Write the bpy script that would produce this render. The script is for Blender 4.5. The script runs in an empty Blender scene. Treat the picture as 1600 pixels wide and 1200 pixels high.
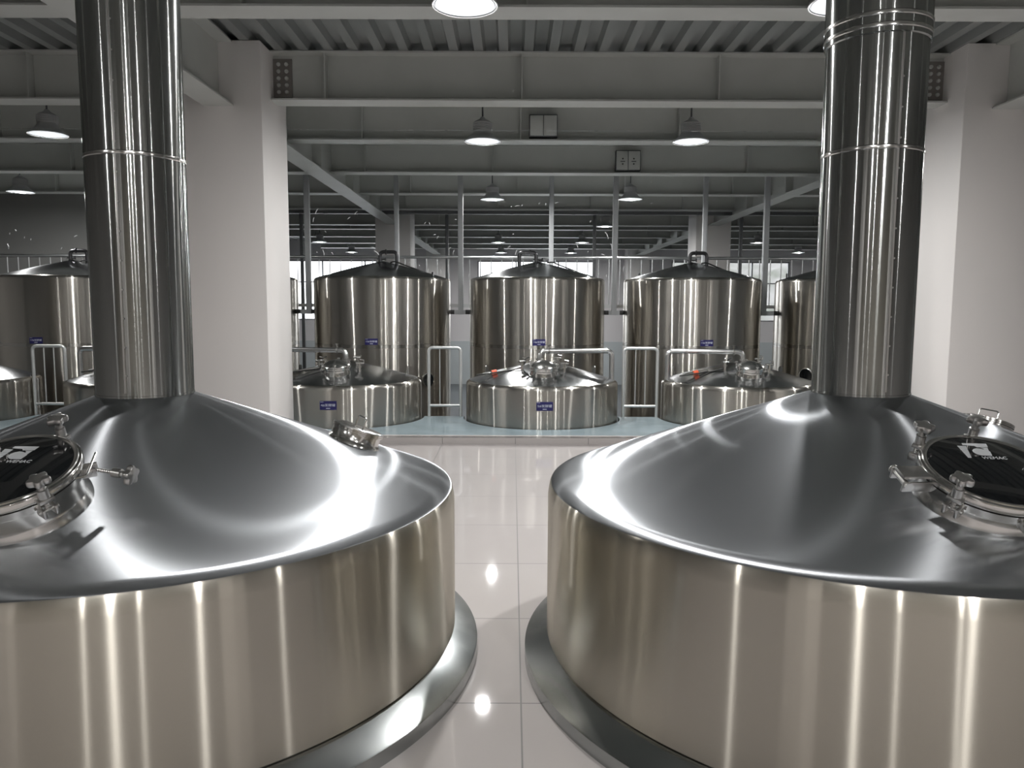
import bpy, bmesh, math, random
from mathutils import Vector, Matrix
random.seed(7)
sc = bpy.context.scene
C = sc.collection
PI = math.pi
R = math.radians

# ------------------------------------------------------------------ camera
EYE = 1.535
cd = bpy.data.cameras.new('camera'); cam = bpy.data.objects.new('camera', cd); C.objects.link(cam)
cd.sensor_width = 36.0; cd.lens = 36.0 * 1204 / 1600; cd.clip_start = 0.05; cd.clip_end = 200
_p, _r = R(5.804), R(0.234)
_F = Vector((0, math.cos(_p), -math.sin(_p))); _X = Vector((1, 0, 0)); _U = _X.cross(_F)
_rt = _X * math.cos(_r) + _U * math.sin(_r); _up = _U * math.cos(_r) - _X * math.sin(_r)
cam.matrix_world = Matrix(((_rt.x, _up.x, -_F.x, 0), (_rt.y, _up.y, -_F.y, 0), (_rt.z, _up.z, -_F.z, EYE), (0, 0, 0, 1)))
sc.camera = cam

# ------------------------------------------------------------------ sky and exposure
LAMP = 1450.0         # strength of every lamp's small bright core
SKY = 4.5
w = bpy.data.worlds.new('overcast_sky'); sc.world = w; w.use_nodes = True
bg = w.node_tree.nodes['Background']; bg.inputs[0].default_value = (0.93, 0.96, 1.0, 1); bg.inputs[1].default_value = SKY
sc.view_settings.view_transform = 'Standard'; sc.view_settings.look = 'None'
sc.view_settings.exposure = 0.0; sc.view_settings.gamma = 1.0; sc.view_settings.use_curve_mapping = False
sc.cycles.use_denoising = True
sc.cycles.max_bounces = 10; sc.cycles.diffuse_bounces = 4; sc.cycles.glossy_bounces = 6
sc.cycles.transparent_max_bounces = 12; sc.cycles.transmission_bounces = 4
sc.cycles.caustics_reflective = True; sc.cycles.caustics_refractive = False
sc.cycles.blur_glossy = 0.6; sc.cycles.sample_clamp_indirect = 6.0

# ------------------------------------------------------------------ materials
def mat(name, base, rough=0.5, metal=0.0, aniso=0.0, arot=0.0, spec=None, coat=0.0, bump=None, noise=None, emit=None):
    m = bpy.data.materials.new(name); m.use_nodes = True
    nt = m.node_tree; b = nt.nodes['Principled BSDF']
    b.inputs['Base Color'].default_value = (*base, 1); b.inputs['Roughness'].default_value = rough
    b.inputs['Metallic'].default_value = metal
    if spec is not None: b.inputs['Specular IOR Level'].default_value = spec
    if coat: b.inputs['Coat Weight'].default_value = coat; b.inputs['Coat Roughness'].default_value = 0.03
    if aniso:
        b.inputs['Anisotropic'].default_value = aniso; b.inputs['Anisotropic Rotation'].default_value = arot
        t = nt.nodes.new('ShaderNodeTangent'); t.direction_type = 'RADIAL'; t.axis = 'Z'
        nt.links.new(t.outputs[0], b.inputs['Tangent'])
    if emit:
        b.inputs['Emission Color'].default_value = (*emit[0], 1); b.inputs['Emission Strength'].default_value = emit[1]
    tc = None
    if bump or noise:
        tc = nt.nodes.new('ShaderNodeTexCoord')
    if bump:                                  # (scale xyz, distance, strength)
        mp = nt.nodes.new('ShaderNodeMapping'); mp.inputs['Scale'].default_value = bump[0]
        n = nt.nodes.new('ShaderNodeTexNoise'); n.inputs['Scale'].default_value = 1.0; n.inputs['Detail'].default_value = 2
        bp = nt.nodes.new('ShaderNodeBump'); bp.inputs['Distance'].default_value = bump[1]; bp.inputs['Strength'].default_value = bump[2]
        nt.links.new(tc.outputs['Object'], mp.inputs[0]); nt.links.new(mp.outputs[0], n.inputs['Vector'])
        nt.links.new(n.outputs[0], bp.inputs['Height']); nt.links.new(bp.outputs[0], b.inputs['Normal'])
    if noise:                                 # (scale xyz, second colour, low, high, roughness spread)
        mp = nt.nodes.new('ShaderNodeMapping'); mp.inputs['Scale'].default_value = noise[0]
        n = nt.nodes.new('ShaderNodeTexNoise'); n.inputs['Scale'].default_value = 1.0; n.inputs['Detail'].default_value = 4
        rp = nt.nodes.new('ShaderNodeValToRGB')
        rp.color_ramp.elements[0].position = noise[2]; rp.color_ramp.elements[0].color = (*base, 1)
        rp.color_ramp.elements[1].position = noise[3]; rp.color_ramp.elements[1].color = (*noise[1], 1)
        nt.links.new(tc.outputs['Object'], mp.inputs[0]); nt.links.new(mp.outputs[0], n.inputs['Vector'])
        nt.links.new(n.outputs[0], rp.inputs[0]); nt.links.new(rp.outputs[0], b.inputs['Base Color'])
        if len(noise) > 4:
            mr = nt.nodes.new('ShaderNodeMapRange'); mr.inputs[3].default_value = rough; mr.inputs[4].default_value = rough + noise[4]
            nt.links.new(n.outputs[0], mr.inputs[0]); nt.links.new(mr.outputs[0], b.inputs['Roughness'])
    return m

def brushed(name, base, rough, aniso, bump=None, mottle=None, haze=None):
    """brushed stainless steel: aniso > 0 smears reflections along the axis (brushed round it), aniso < 0 smears them round the axis"""
    m = bpy.data.materials.new(name); m.use_nodes = True
    nt = m.node_tree; N = nt.nodes; Lk = nt.links; N.clear()
    o = N.new('ShaderNodeOutputMaterial'); g = N.new('ShaderNodeBsdfAnisotropic'); g.distribution = 'GGX'
    g.inputs['Color'].default_value = (*base, 1); g.inputs['Roughness'].default_value = rough
    g.inputs['Anisotropy'].default_value = aniso; g.inputs['Rotation'].default_value = 0.0
    t = N.new('ShaderNodeTangent'); t.direction_type = 'RADIAL'; t.axis = 'Z'; Lk.new(t.outputs[0], g.inputs['Tangent'])
    hz = None
    if haze:                                  # (share, roughness) of the wider lobe that the fine scratches give
        hz = N.new('ShaderNodeBsdfAnisotropic'); hz.distribution = 'GGX'; hz.inputs['Color'].default_value = (*base, 1); hz.inputs['Roughness'].default_value = haze[1]; hz.inputs['Anisotropy'].default_value = aniso * 0.45
        Lk.new(t.outputs[0], hz.inputs['Tangent'])
        mx = N.new('ShaderNodeMixShader'); mx.inputs[0].default_value = haze[0]
        Lk.new(g.outputs[0], mx.inputs[1]); Lk.new(hz.outputs[0], mx.inputs[2]); Lk.new(mx.outputs[0], o.inputs[0])
    else: Lk.new(g.outputs[0], o.inputs[0])
    tc = N.new('ShaderNodeTexCoord')
    if bump:
        mp = N.new('ShaderNodeMapping'); mp.inputs['Scale'].default_value = bump[0]
        n = N.new('ShaderNodeTexNoise'); n.inputs['Scale'].default_value = 1.0; n.inputs['Detail'].default_value = 1
        bp = N.new('ShaderNodeBump'); bp.inputs['Distance'].default_value = bump[1]; bp.inputs['Strength'].default_value = bump[2]
        Lk.new(tc.outputs['Object'], mp.inputs[0]); Lk.new(mp.outputs[0], n.inputs['Vector']); Lk.new(n.outputs[0], bp.inputs['Height']); Lk.new(bp.outputs[0], g.inputs['Normal'])
        if hz: Lk.new(bp.outputs[0], hz.inputs['Normal'])
    if mottle:
        n = N.new('ShaderNodeTexNoise'); n.inputs['Scale'].default_value = mottle[0]; n.inputs['Detail'].default_value = 5
        Lk.new(tc.outputs['Object'], n.inputs['Vector'])
        mr = N.new('ShaderNodeMapRange'); mr.inputs[1].default_value = 0.35; mr.inputs[2].default_value = 0.7; mr.inputs[3].default_value = rough; mr.inputs[4].default_value = rough + mottle[1]
        Lk.new(n.outputs[0], mr.inputs[0]); Lk.new(mr.outputs[0], g.inputs['Roughness'])
    return m

M = {}
M['kettle_wall'] = brushed('satin_steel_wall', (0.60, 0.568, 0.50), 0.19, 0.85, bump=((1.8, 1.8, 0.2), 0.02, 0.2), haze=(0.25, 0.36))
M['kettle_roof'] = brushed('brushed_steel_roof', (0.52, 0.54, 0.565), 0.25, -0.79, haze=(0.17, 0.42))
M['skirt'] = mat('worn_steel_skirt', (0.38, 0.40, 0.40), 0.2, 1, noise=((4, 4, 2), (0.50, 0.52, 0.52), 0.45, 0.66, 0.1))
M['stack'] = brushed('polished_stack_steel', (0.40, 0.41, 0.40), 0.105, 0.8, bump=((2.6, 2.6, 0.5), 0.01, 0.12), haze=(0.12, 0.25))
M['tank'] = brushed('polished_tank_steel', (0.54, 0.515, 0.475), 0.165, 0.86, bump=((2.2, 2.2, 0.2), 0.02, 0.14), haze=(0.32, 0.3))
M['tank_roof'] = brushed('tank_roof_steel', (0.58, 0.59, 0.60), 0.17, -0.5, bump=((1.5, 1.5, 1.5), 0.015, 0.2))
M['band'] = brushed('ground_weld_steel', (0.52, 0.505, 0.48), 0.20, 0.74)
M['steel'] = mat('bright_steel', (0.68, 0.67, 0.65), 0.16, 1)
M['steel_dull'] = mat('cast_steel', (0.56, 0.55, 0.54), 0.3, 1)
M['pipe'] = mat('pipe_steel', (0.66, 0.66, 0.66), 0.25, 1)
M['dark_pipe'] = mat('dark_steel_pipe', (0.09, 0.09, 0.095), 0.3, 0.8)
M['black_glass'] = mat('black_glass', (0.006, 0.007, 0.008), 0.04, 0, spec=0.5)
M['logo'] = mat('white_print', (0.62, 0.64, 0.66), 0.5)
M['rubber'] = mat('black_rubber', (0.012, 0.012, 0.012), 0.5)
M['red'] = mat('red_plastic', (0.65, 0.10, 0.04), 0.4)
M['blue'] = mat('blue_plate', (0.018, 0.016, 0.12), 0.35)
M['letter'] = mat('white_lettering', (0.72, 0.74, 0.85), 0.5)
M['white'] = mat('white_paint', (0.84, 0.81, 0.795), 0.55, noise=((0.8, 0.8, 0.5), (0.80, 0.78, 0.77), 0.4, 0.7))
M['beam'] = mat('grey_beam_paint', (0.50, 0.515, 0.495), 0.5, noise=((2, 2, 2), (0.455, 0.47, 0.45), 0.4, 0.7))
M['rust'] = mat('dirty_end_plate', (0.20, 0.185, 0.175), 0.5)
M['deck'] = mat('galvanised_deck', (0.31, 0.325, 0.32), 0.42, 0.3, noise=((1.5, 0.4, 1), (0.25, 0.27, 0.265), 0.4, 0.65))
M['post'] = mat('grey_post_paint', (0.36, 0.37, 0.38), 0.45)
M['darkpost'] = mat('dark_post_paint', (0.10, 0.105, 0.11), 0.45)
M['rail'] = mat('rail_steel', (0.62, 0.63, 0.64), 0.3, 1)
M['gate'] = mat('matte_gate_steel', (0.60, 0.61, 0.61), 0.38, 0.7)
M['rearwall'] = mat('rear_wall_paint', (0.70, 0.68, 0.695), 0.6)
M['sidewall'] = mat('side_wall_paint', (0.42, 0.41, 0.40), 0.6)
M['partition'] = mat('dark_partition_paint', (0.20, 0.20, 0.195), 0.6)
M['backwall'] = mat('warm_back_wall', (0.52, 0.48, 0.40), 0.6)
M['platform'] = mat('blue_grey_floor_paint', (0.235, 0.295, 0.325), 0.25, noise=((3, 3, 3), (0.205, 0.26, 0.285), 0.45, 0.62))
M['lower'] = mat('dark_lower_floor', (0.09, 0.10, 0.11), 0.3)
M['frame'] = mat('window_frame_paint', (0.22, 0.22, 0.23), 0.4)
M['wainscot'] = mat('pale_wainscot', (0.52, 0.56, 0.58), 0.5)
M['hill'] = mat('dry_hillside', (0.17, 0.165, 0.16), 0.9, noise=((0.7, 0.7, 0.9), (0.09, 0.095, 0.08), 0.4, 0.62))
M['lamp_body'] = mat('grey_lamp_casting', (0.46, 0.465, 0.47), 0.4, 0.2)
M['lamp_rim'] = mat('clear_lamp_rim', (0.55, 0.56, 0.57), 0.25)
M['lamp_glow'] = mat('lamp_diffuser', (0.8, 0.8, 0.8), 0.5, emit=((0.93, 0.96, 1.0), 0.85))
M['lamp_core'] = mat('lamp_core', (0.8, 0.8, 0.8), 0.5, emit=((1.0, 0.985, 0.965), LAMP))
M['smudge'] = mat('dried_smudge', (0.75, 0.76, 0.78), 0.6)

def tile_mat(name, base, x0, y0, size, grout, axes=(0, 1)):
    """polished porcelain tiles with thin grout lines, laid in object space"""
    m = bpy.data.materials.new(name); m.use_nodes = True
    nt = m.node_tree; N = nt.nodes; Lk = nt.links; b = N['Principled BSDF']
    b.inputs['Roughness'].default_value = 0.07
    b.inputs['Specular IOR Level'].default_value = 0.32
    tc = N.new('ShaderNodeTexCoord'); sp = N.new('ShaderNodeSeparateXYZ'); Lk.new(tc.outputs['Object'], sp.inputs[0])
    masks = []
    for ax, off in zip(axes, (x0, y0)):
        s = N.new('ShaderNodeMath'); s.operation = 'SUBTRACT'; s.inputs[1].default_value = off - size * 40 - size / 2; Lk.new(sp.outputs[ax], s.inputs[0])
        mo = N.new('ShaderNodeMath'); mo.operation = 'MODULO'; mo.inputs[1].default_value = size; Lk.new(s.outputs[0], mo.inputs[0])
        d = N.new('ShaderNodeMath'); d.operation = 'SUBTRACT'; d.inputs[1].default_value = size / 2; Lk.new(mo.outputs[0], d.inputs[0])
        a = N.new('ShaderNodeMath'); a.operation = 'ABSOLUTE'; Lk.new(d.outputs[0], a.inputs[0])
        l = N.new('ShaderNodeMath'); l.operation = 'LESS_THAN'; l.inputs[1].default_value = grout; Lk.new(a.outputs[0], l.inputs[0])
        masks.append(l)
    mx = N.new('ShaderNodeMath'); mx.operation = 'MAXIMUM'
    Lk.new(masks[0].outputs[0], mx.inputs[0]); Lk.new(masks[-1].outputs[0], mx.inputs[1])
    n = N.new('ShaderNodeTexNoise'); n.inputs['Scale'].default_value = 1.3; n.inputs['Detail'].default_value = 5
    Lk.new(tc.outputs['Object'], n.inputs['Vector'])
    rp = N.new('ShaderNodeValToRGB')
    rp.color_ramp.elements[0].position = 0.35; rp.color_ramp.elements[0].color = (*base, 1)
    rp.color_ramp.elements[1].position = 0.7; rp.color_ramp.elements[1].color = (base[0] * 0.96, base[1] * 0.955, base[2] * 0.955, 1)
    Lk.new(n.outputs[0], rp.inputs[0])
    mc = N.new('ShaderNodeMix'); mc.data_type = 'RGBA'; mc.inputs[7].default_value = (0.20, 0.195, 0.19, 1)
    Lk.new(mx.outputs[0], mc.inputs[0]); Lk.new(rp.outputs[0], mc.inputs[6]); Lk.new(mc.outputs[2], b.inputs['Base Color'])
    mr = N.new('ShaderNodeMapRange'); mr.inputs[3].default_value = 0.035; mr.inputs[4].default_value = 0.5
    Lk.new(mx.outputs[0], mr.inputs[0]); Lk.new(mr.outputs[0], b.inputs['Roughness'])
    return m
TILE = 0.814
M['tile'] = tile_mat('polished_floor_tile', (0.52, 0.49, 0.482), 0.04, 2.85, TILE, 0.0032)
M['nosing'] = tile_mat('step_tile', (0.52, 0.49, 0.482), 0.04, 2.85, TILE, 0.003, axes=(0,))

def glass_mat(name, refl, tint=(1, 1, 1)):
    m = bpy.data.materials.new(name); m.use_nodes = True
    nt = m.node_tree; nt.nodes.clear()
    o = nt.nodes.new('ShaderNodeOutputMaterial'); mx = nt.nodes.new('ShaderNodeMixShader')
    t = nt.nodes.new('ShaderNodeBsdfTransparent'); t.inputs[0].default_value = (*tint, 1)
    g = nt.nodes.new('ShaderNodeBsdfGlossy'); g.inputs['Roughness'].default_value = 0.0
    lw = nt.nodes.new('ShaderNodeFresnel'); lw.inputs[0].default_value = refl
    nt.links.new(lw.outputs[0], mx.inputs[0]); nt.links.new(t.outputs[0], mx.inputs[1]); nt.links.new(g.outputs[0], mx.inputs[2])
    nt.links.new(mx.outputs[0], o.inputs[0])
    return m
M['glass'] = glass_mat('clear_partition_glass', 1.025, (0.985, 0.99, 0.99))
M['pane'] = glass_mat('window_pane_glass', 1.2)

# ------------------------------------------------------------------ geometry helpers
def new(): return bmesh.new()

def obj(name, bm, m, parent=None, loc=None, smooth=True, angle=38):
    bmesh.ops.recalc_face_normals(bm, faces=bm.faces[:]) if bm.faces else None
    me = bpy.data.meshes.new(name)
    if smooth:
        for f in bm.faces: f.smooth = True
        for e in bm.edges:
            if len(e.link_faces) == 2 and e.calc_face_angle(0) > R(angle): e.smooth = False
    bm.to_mesh(me); bm.free(); me.materials.append(M[m] if isinstance(m, str) else m)
    o = bpy.data.objects.new(name, me); C.objects.link(o)
    if parent: o.parent = parent
    if loc is not None: o.location = loc
    return o

def thing(name, label, cat, loc=(0, 0, 0), group=None, rz=0.0):
    o = bpy.data.objects.new(name, None); C.objects.link(o); o.location = loc; o.rotation_euler = (0, 0, rz)
    o.empty_display_size = 0.2
    o['label'] = label; o['category'] = cat; o['kind'] = 'thing'
    if group: o['group'] = group
    return o

def tag(o, label, cat, group=None, kind='thing'):
    o['label'] = label; o['category'] = cat; o['kind'] = kind
    if group: o['group'] = group
    return o

def struct(name, bm, m, label, cat, parent=None, smooth=False):
    o = obj(name, bm, m, parent, smooth=smooth)
    if not parent: tag(o, label, cat, kind='structure')
    return o

def lathe(bm, prof, n=64, M4=None, close=False):
    """prof: list of (r, z), turned about local Z"""
    rings = []
    for r, z in prof:
        if r < 1e-6:
            v = bm.verts.new((0, 0, z)); rings.append([v])
        else:
            rings.append([bm.verts.new((r * math.cos(2 * PI * k / n), r * math.sin(2 * PI * k / n), z)) for k in range(n)])
    vs = [v for g in rings for v in g]
    pairs = list(zip(rings, rings[1:]))
    if close: pairs.append((rings[-1], rings[0]))
    for a, b in pairs:
        for k in range(n):
            q = [a[k % len(a)], a[(k + 1) % len(a)], b[(k + 1) % len(b)], b[k % len(b)]]
            u = []
            for v in q:
                if v not in u: u.append(v)
            if len(u) >= 3: bm.faces.new(u)
    if M4 is not None: bmesh.ops.transform(bm, matrix=M4, verts=vs)
    return vs

def box(bm, x0, x1, y0, y1, z0, z1, M4=None):
    vs = [bm.verts.new((x, y, z)) for z in (z0, z1) for y in (y0, y1) for x in (x0, x1)]
    for q in ((0, 1, 3, 2), (4, 6, 7, 5), (0, 4, 5, 1), (2, 3, 7, 6), (0, 2, 6, 4), (1, 5, 7, 3)):
        bm.faces.new([vs[i] for i in q])
    if M4 is not None: bmesh.ops.transform(bm, matrix=M4, verts=vs)
    return vs

def bevel_box(bm, x0, x1, y0, y1, z0, z1, b=0.004, M4=None):
    vs = box(bm, x0, x1, y0, y1, z0, z1)
    es = list({e for v in vs for e in v.link_edges})
    r = bmesh.ops.bevel(bm, geom=es, offset=b, segments=2, affect='EDGES', profile=0.5)
    vv = list({v for f in r['faces'] for v in f.verts} | {v for v in vs if v.is_valid})
    if M4 is not None: bmesh.ops.transform(bm, matrix=M4, verts=vv)

def rounded(pts, rad, seg=8):
    """polyline with its inner corners rounded"""
    P = [Vector(p) for p in pts]; out = [P[0]]
    for a, b, c in zip(P, P[1:], P[2:]):
        d1 = (a - b); d2 = (c - b); ang = d1.angle(d2)
        if ang > PI - 0.02: out.append(b); continue
        t = min(rad / math.tan(ang / 2), d1.length * 0.49, d2.length * 0.49)
        p1 = b + d1.normalized() * t; p2 = b + d2.normalized() * t
        for k in range(seg + 1):
            s = k / seg
            out.append(p1.lerp(b, s).lerp(b.lerp(p2, s), s))
    out.append(P[-1]); return out

def tube(bm, pts, r, n=12, M4=None, cap=True):
    P = [Vector(p) for p in pts]; rings = []
    t0 = (P[1] - P[0]).normalized()
    u = t0.orthogonal().normalized()
    for i, p in enumerate(P):
        t = ((P[min(i + 1, len(P) - 1)] - P[max(i - 1, 0)])).normalized()
        u = (u - t * u.dot(t)).normalized(); v = t.cross(u)
        rr = r[i] if isinstance(r, (list, tuple)) else r
        rings.append([bm.verts.new(p + (u * math.cos(2 * PI * k / n) + v * math.sin(2 * PI * k / n)) * rr) for k in range(n)])
    for a, b in zip(rings, rings[1:]):
        for k in range(n): bm.faces.new((a[k], a[(k + 1) % n], b[(k + 1) % n], b[k]))
    if cap: bm.faces.new(rings[0][::-1]); bm.faces.new(rings[-1])
    vs = [v for g in rings for v in g]
    if M4 is not None: bmesh.ops.transform(bm, matrix=M4, verts=vs)
    return vs

def slab_poly(bm, pts, z0, z1, M4=None):
    """extruded outline"""
    a = [bm.verts.new((x, y, z0)) for x, y in pts]; b = [bm.verts.new((x, y, z1)) for x, y in pts]
    n = len(pts)
    bm.faces.new(a[::-1]); bm.faces.new(b)
    for k in range(n): bm.faces.new((a[k], a[(k + 1) % n], b[(k + 1) % n], b[k]))
    if M4 is not None: bmesh.ops.transform(bm, matrix=M4, verts=a + b)

def T(x, y, z): return Matrix.Translation((x, y, z))
def RX(a): return Matrix.Rotation(a, 4, 'X')
def RY(a): return Matrix.Rotation(a, 4, 'Y')
def RZ(a): return Matrix.Rotation(a, 4, 'Z')

def text_bm(body, size, M4, depth=0.0006, shear=0.0, sx=1.0):
    """lettering as flat raised geometry, centred on the local origin of M4"""
    cu = bpy.data.curves.new('lettering', 'FONT'); cu.body = body; cu.size = size; cu.extrude = depth
    cu.align_x = 'CENTER'; cu.align_y = 'CENTER'; cu.shear = shear; cu.resolution_u = 2
    o = bpy.data.objects.new('lettering', cu); C.objects.link(o)
    bpy.context.view_layer.update()
    me = bpy.data.meshes.new_from_object(o.evaluated_get(bpy.context.evaluated_depsgraph_get()))
    bm = new(); bm.from_mesh(me); bpy.data.meshes.remove(me)
    C.objects.unlink(o); bpy.data.objects.remove(o); bpy.data.curves.remove(cu)
    bmesh.ops.transform(bm, matrix=M4 @ Matrix.Diagonal((sx, 1, 1, 1)), verts=bm.verts[:])
    return bm

# ------------------------------------------------------------------ the hall: floors, walls, ceiling
S = 1.255                                             # the roof frame is laid out in pillar modules of this many metres
def SZ(z): return EYE + (z - EYE) * S
XL, XR, YB, YR = -11.3, 12.8, -11.0, 24.5 * S
ZC = SZ(3.54)                                             # underside of the metal deck
STEP_Y, PLAT_Z, PLAT_BACK = 8.485, 0.067, 10.18
MINI_X = [0.39 + 2.575 * k for k in (-3, -2, -1, 0, 1)]
MINI_Y, MINI_R = 10.08, 0.99
TALL_X = [0.413 + 2.575 * k for k in (-3, -2, -1, 0, 1, 2)]
TALL_Y, TALL_R = 12.96, 1.12

bm = new(); box(bm, XL, XR, YB, STEP_Y, -0.25, 0.0)
struct('floor', bm, 'tile', 'polished pale square floor tiles between the two big kettles', 'floor')
bm = new(); box(bm, XL, XR, STEP_Y, STEP_Y + 0.19, -0.25, PLAT_Z)
struct('trim_1', bm, 'nosing', 'pale tiled step edge in front of the blue grey platform', 'step')
# platform with a round bite for every sunken tank
pts = [(XL, STEP_Y + 0.19), (XR, STEP_Y + 0.19), (XR, PLAT_BACK)]
HR = MINI_R + 0.035
for cx in MINI_X[::-1] + []:
    a0 = math.asin((PLAT_BACK - MINI_Y) / HR)
    for k in range(41):
        a = a0 - (PI + 2 * a0) * k / 40
        pts.append((cx + HR * math.cos(a), MINI_Y + HR * math.sin(a)))
pts.append((XL, PLAT_BACK))
bm = new(); slab_poly(bm, pts, -0.3, PLAT_Z)
struct('floor_platform', bm, 'platform', 'blue grey painted platform the low tanks are sunk through', 'platform')
bm = new(); box(bm, XL, XR, STEP_Y, YR, -1.75, -1.6)
struct('floor_lower', bm, 'lower', 'dark lower floor under the tall tanks', 'floor')
bm = new(); box(bm, XL, XR, STEP_Y - 0.2, STEP_Y + 0.02, -1.6, -0.25)
struct('wall_pit', bm, 'lower', 'dark wall under the step', 'wall')

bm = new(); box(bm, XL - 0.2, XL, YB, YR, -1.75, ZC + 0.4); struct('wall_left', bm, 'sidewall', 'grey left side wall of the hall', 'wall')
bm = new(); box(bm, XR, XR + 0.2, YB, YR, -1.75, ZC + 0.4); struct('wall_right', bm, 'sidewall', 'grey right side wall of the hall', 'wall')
bm = new(); box(bm, XL - 0.2, XR + 0.2, YB - 0.2, YB, -0.25, ZC + 0.4); struct('wall_front', bm, 'backwall', 'warm beige wall behind the viewpoint', 'wall')
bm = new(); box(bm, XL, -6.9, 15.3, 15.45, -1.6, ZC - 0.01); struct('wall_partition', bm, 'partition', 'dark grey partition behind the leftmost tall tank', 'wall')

# rear wall with its three window openings
WIN = [(-5.34 * S, 1.86 * S), (0.76 * S, 1.86 * S), (6.87 * S, 1.86 * S)]; WZ0, WZ1 = SZ(1.06), SZ(2.94)
bm = new()
edges = [XL] + [e for c, h in WIN for e in (c - h, c + h)] + [XR]
for a, b in zip(edges[0::2], edges[1::2]): box(bm, a, b, YR, YR + 0.25, WZ0, WZ1)
box(bm, XL, XR, YR, YR + 0.25, -1.6, WZ0); box(bm, XL, XR, YR, YR + 0.25, WZ1, ZC + 0.4)
struct('wall_rear', bm, 'rearwall', 'pale rear wall with the three windows', 'wall')
bm = new(); box(bm, XL, XR, YR - 0.03, YR, -1.6, 0.12)
struct('baseboard_rear', bm, 'wainscot', 'pale blue grey wainscot along the foot of the rear wall', 'baseboard')
for i, (c, h) in enumerate(WIN):
    wn = bpy.data.objects.new('window_%d' % (i + 1), None); C.objects.link(wn); wn.location = (c, YR + 0.1, WZ0)
    tag(wn, ['left rear window glowing white with daylight', 'middle rear window glowing white behind the tank numbered 14', 'right rear window with a dry hillside outside'][i], 'window', kind='structure')
    H = WZ1 - WZ0; bm = new()
    box(bm, -h, h, -0.05, 0.05, 0, 0.05); box(bm, -h, h, -0.05, 0.05, H - 0.05, H)
    for x in (-h, -h * 0.36, h * 0.36, h - 0.05): box(bm, x - 0.0, x + 0.05, -0.05, 0.05, 0.05, H - 0.05)
    box(bm, -h, h, -0.04, 0.04, H * 0.63, H * 0.63 + 0.04)
    obj('window_frame', bm, 'frame', wn, smooth=False)
    bm = new(); box(bm, -h, h, -0.006, 0.006, 0.02, H - 0.02); obj('pane', bm, 'pane', wn, smooth=False)
# hillside outside the right window
bm = new(); n = 26
g = [[bm.verts.new((6.5 + 16 * i / n, 35 + 10 * j / n, -1 + 6.2 * (j / n) ** 0.8 * (0.75 + 0.5 * (i / n)) + 0.35 * random.random())) for i in range(n + 1)] for j in range(n + 1)]
for j in range(n):
    for i in range(n): bm.faces.new((g[j][i], g[j][i + 1], g[j + 1][i + 1], g[j + 1][i]))
struct('hill', bm, 'hill', 'dry hillside seen through the right rear window', 'hill', smooth=True)

# corrugated deck
bm = new(); PITCH = 0.248; x = XL; prof = []
while x < XR:
    prof += [(x, ZC), (x + 0.088, ZC), (x + 0.111, ZC + 0.076), (x + 0.225, ZC + 0.076)]; x += PITCH
prof.append((x, ZC))
lo = [(bm.verts.new((a, YB, z)), bm.verts.new((a, YR, z))) for a, z in prof]
hi = [(bm.verts.new((a, YB, ZC + 0.2)), bm.verts.new((a, YR, ZC + 0.2))) for a, z in (prof[0], prof[-1])]
for a, b in zip(lo, lo[1:]): bm.faces.new((a[0], b[0], b[1], a[1]))
bm.faces.new((hi[0][0], hi[0][1], hi[1][1], hi[1][0])); bm.faces.new((lo[0][0], lo[0][1], hi[0][1], hi[0][0])); bm.faces.new((lo[-1][0], hi[1][0], hi[1][1], lo[-1][1]))
struct('ceiling', bm, 'deck', 'grey corrugated metal deck ceiling', 'ceiling')

# pillars
PW = 0.66 * S; PX = (-2.26 * S, 3.79 * S); PY = (6.1 * S, 14.75 * S, 23.4 * S, -2.55 * S)
k = 0
for py in PY:
    for px in PX:
        k += 1
        bm = new()
        z0 = 0.0 if py < STEP_Y else -1.6
        bevel_box(bm, px - PW / 2, px + PW / 2, py, py + PW, z0, ZC, 0.012)
        row = ('white pillar beside the %s kettle stack', 'white pillar behind the tall tanks, %s of two', 'white pillar at the rear wall, %s of two', 'white pillar behind the viewpoint, %s of two')[PY.index(py)]
        struct('pillar_%d' % k, bm, 'white', row % ('left' if px < 0 else 'right'), 'pillar', smooth=True)

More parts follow.
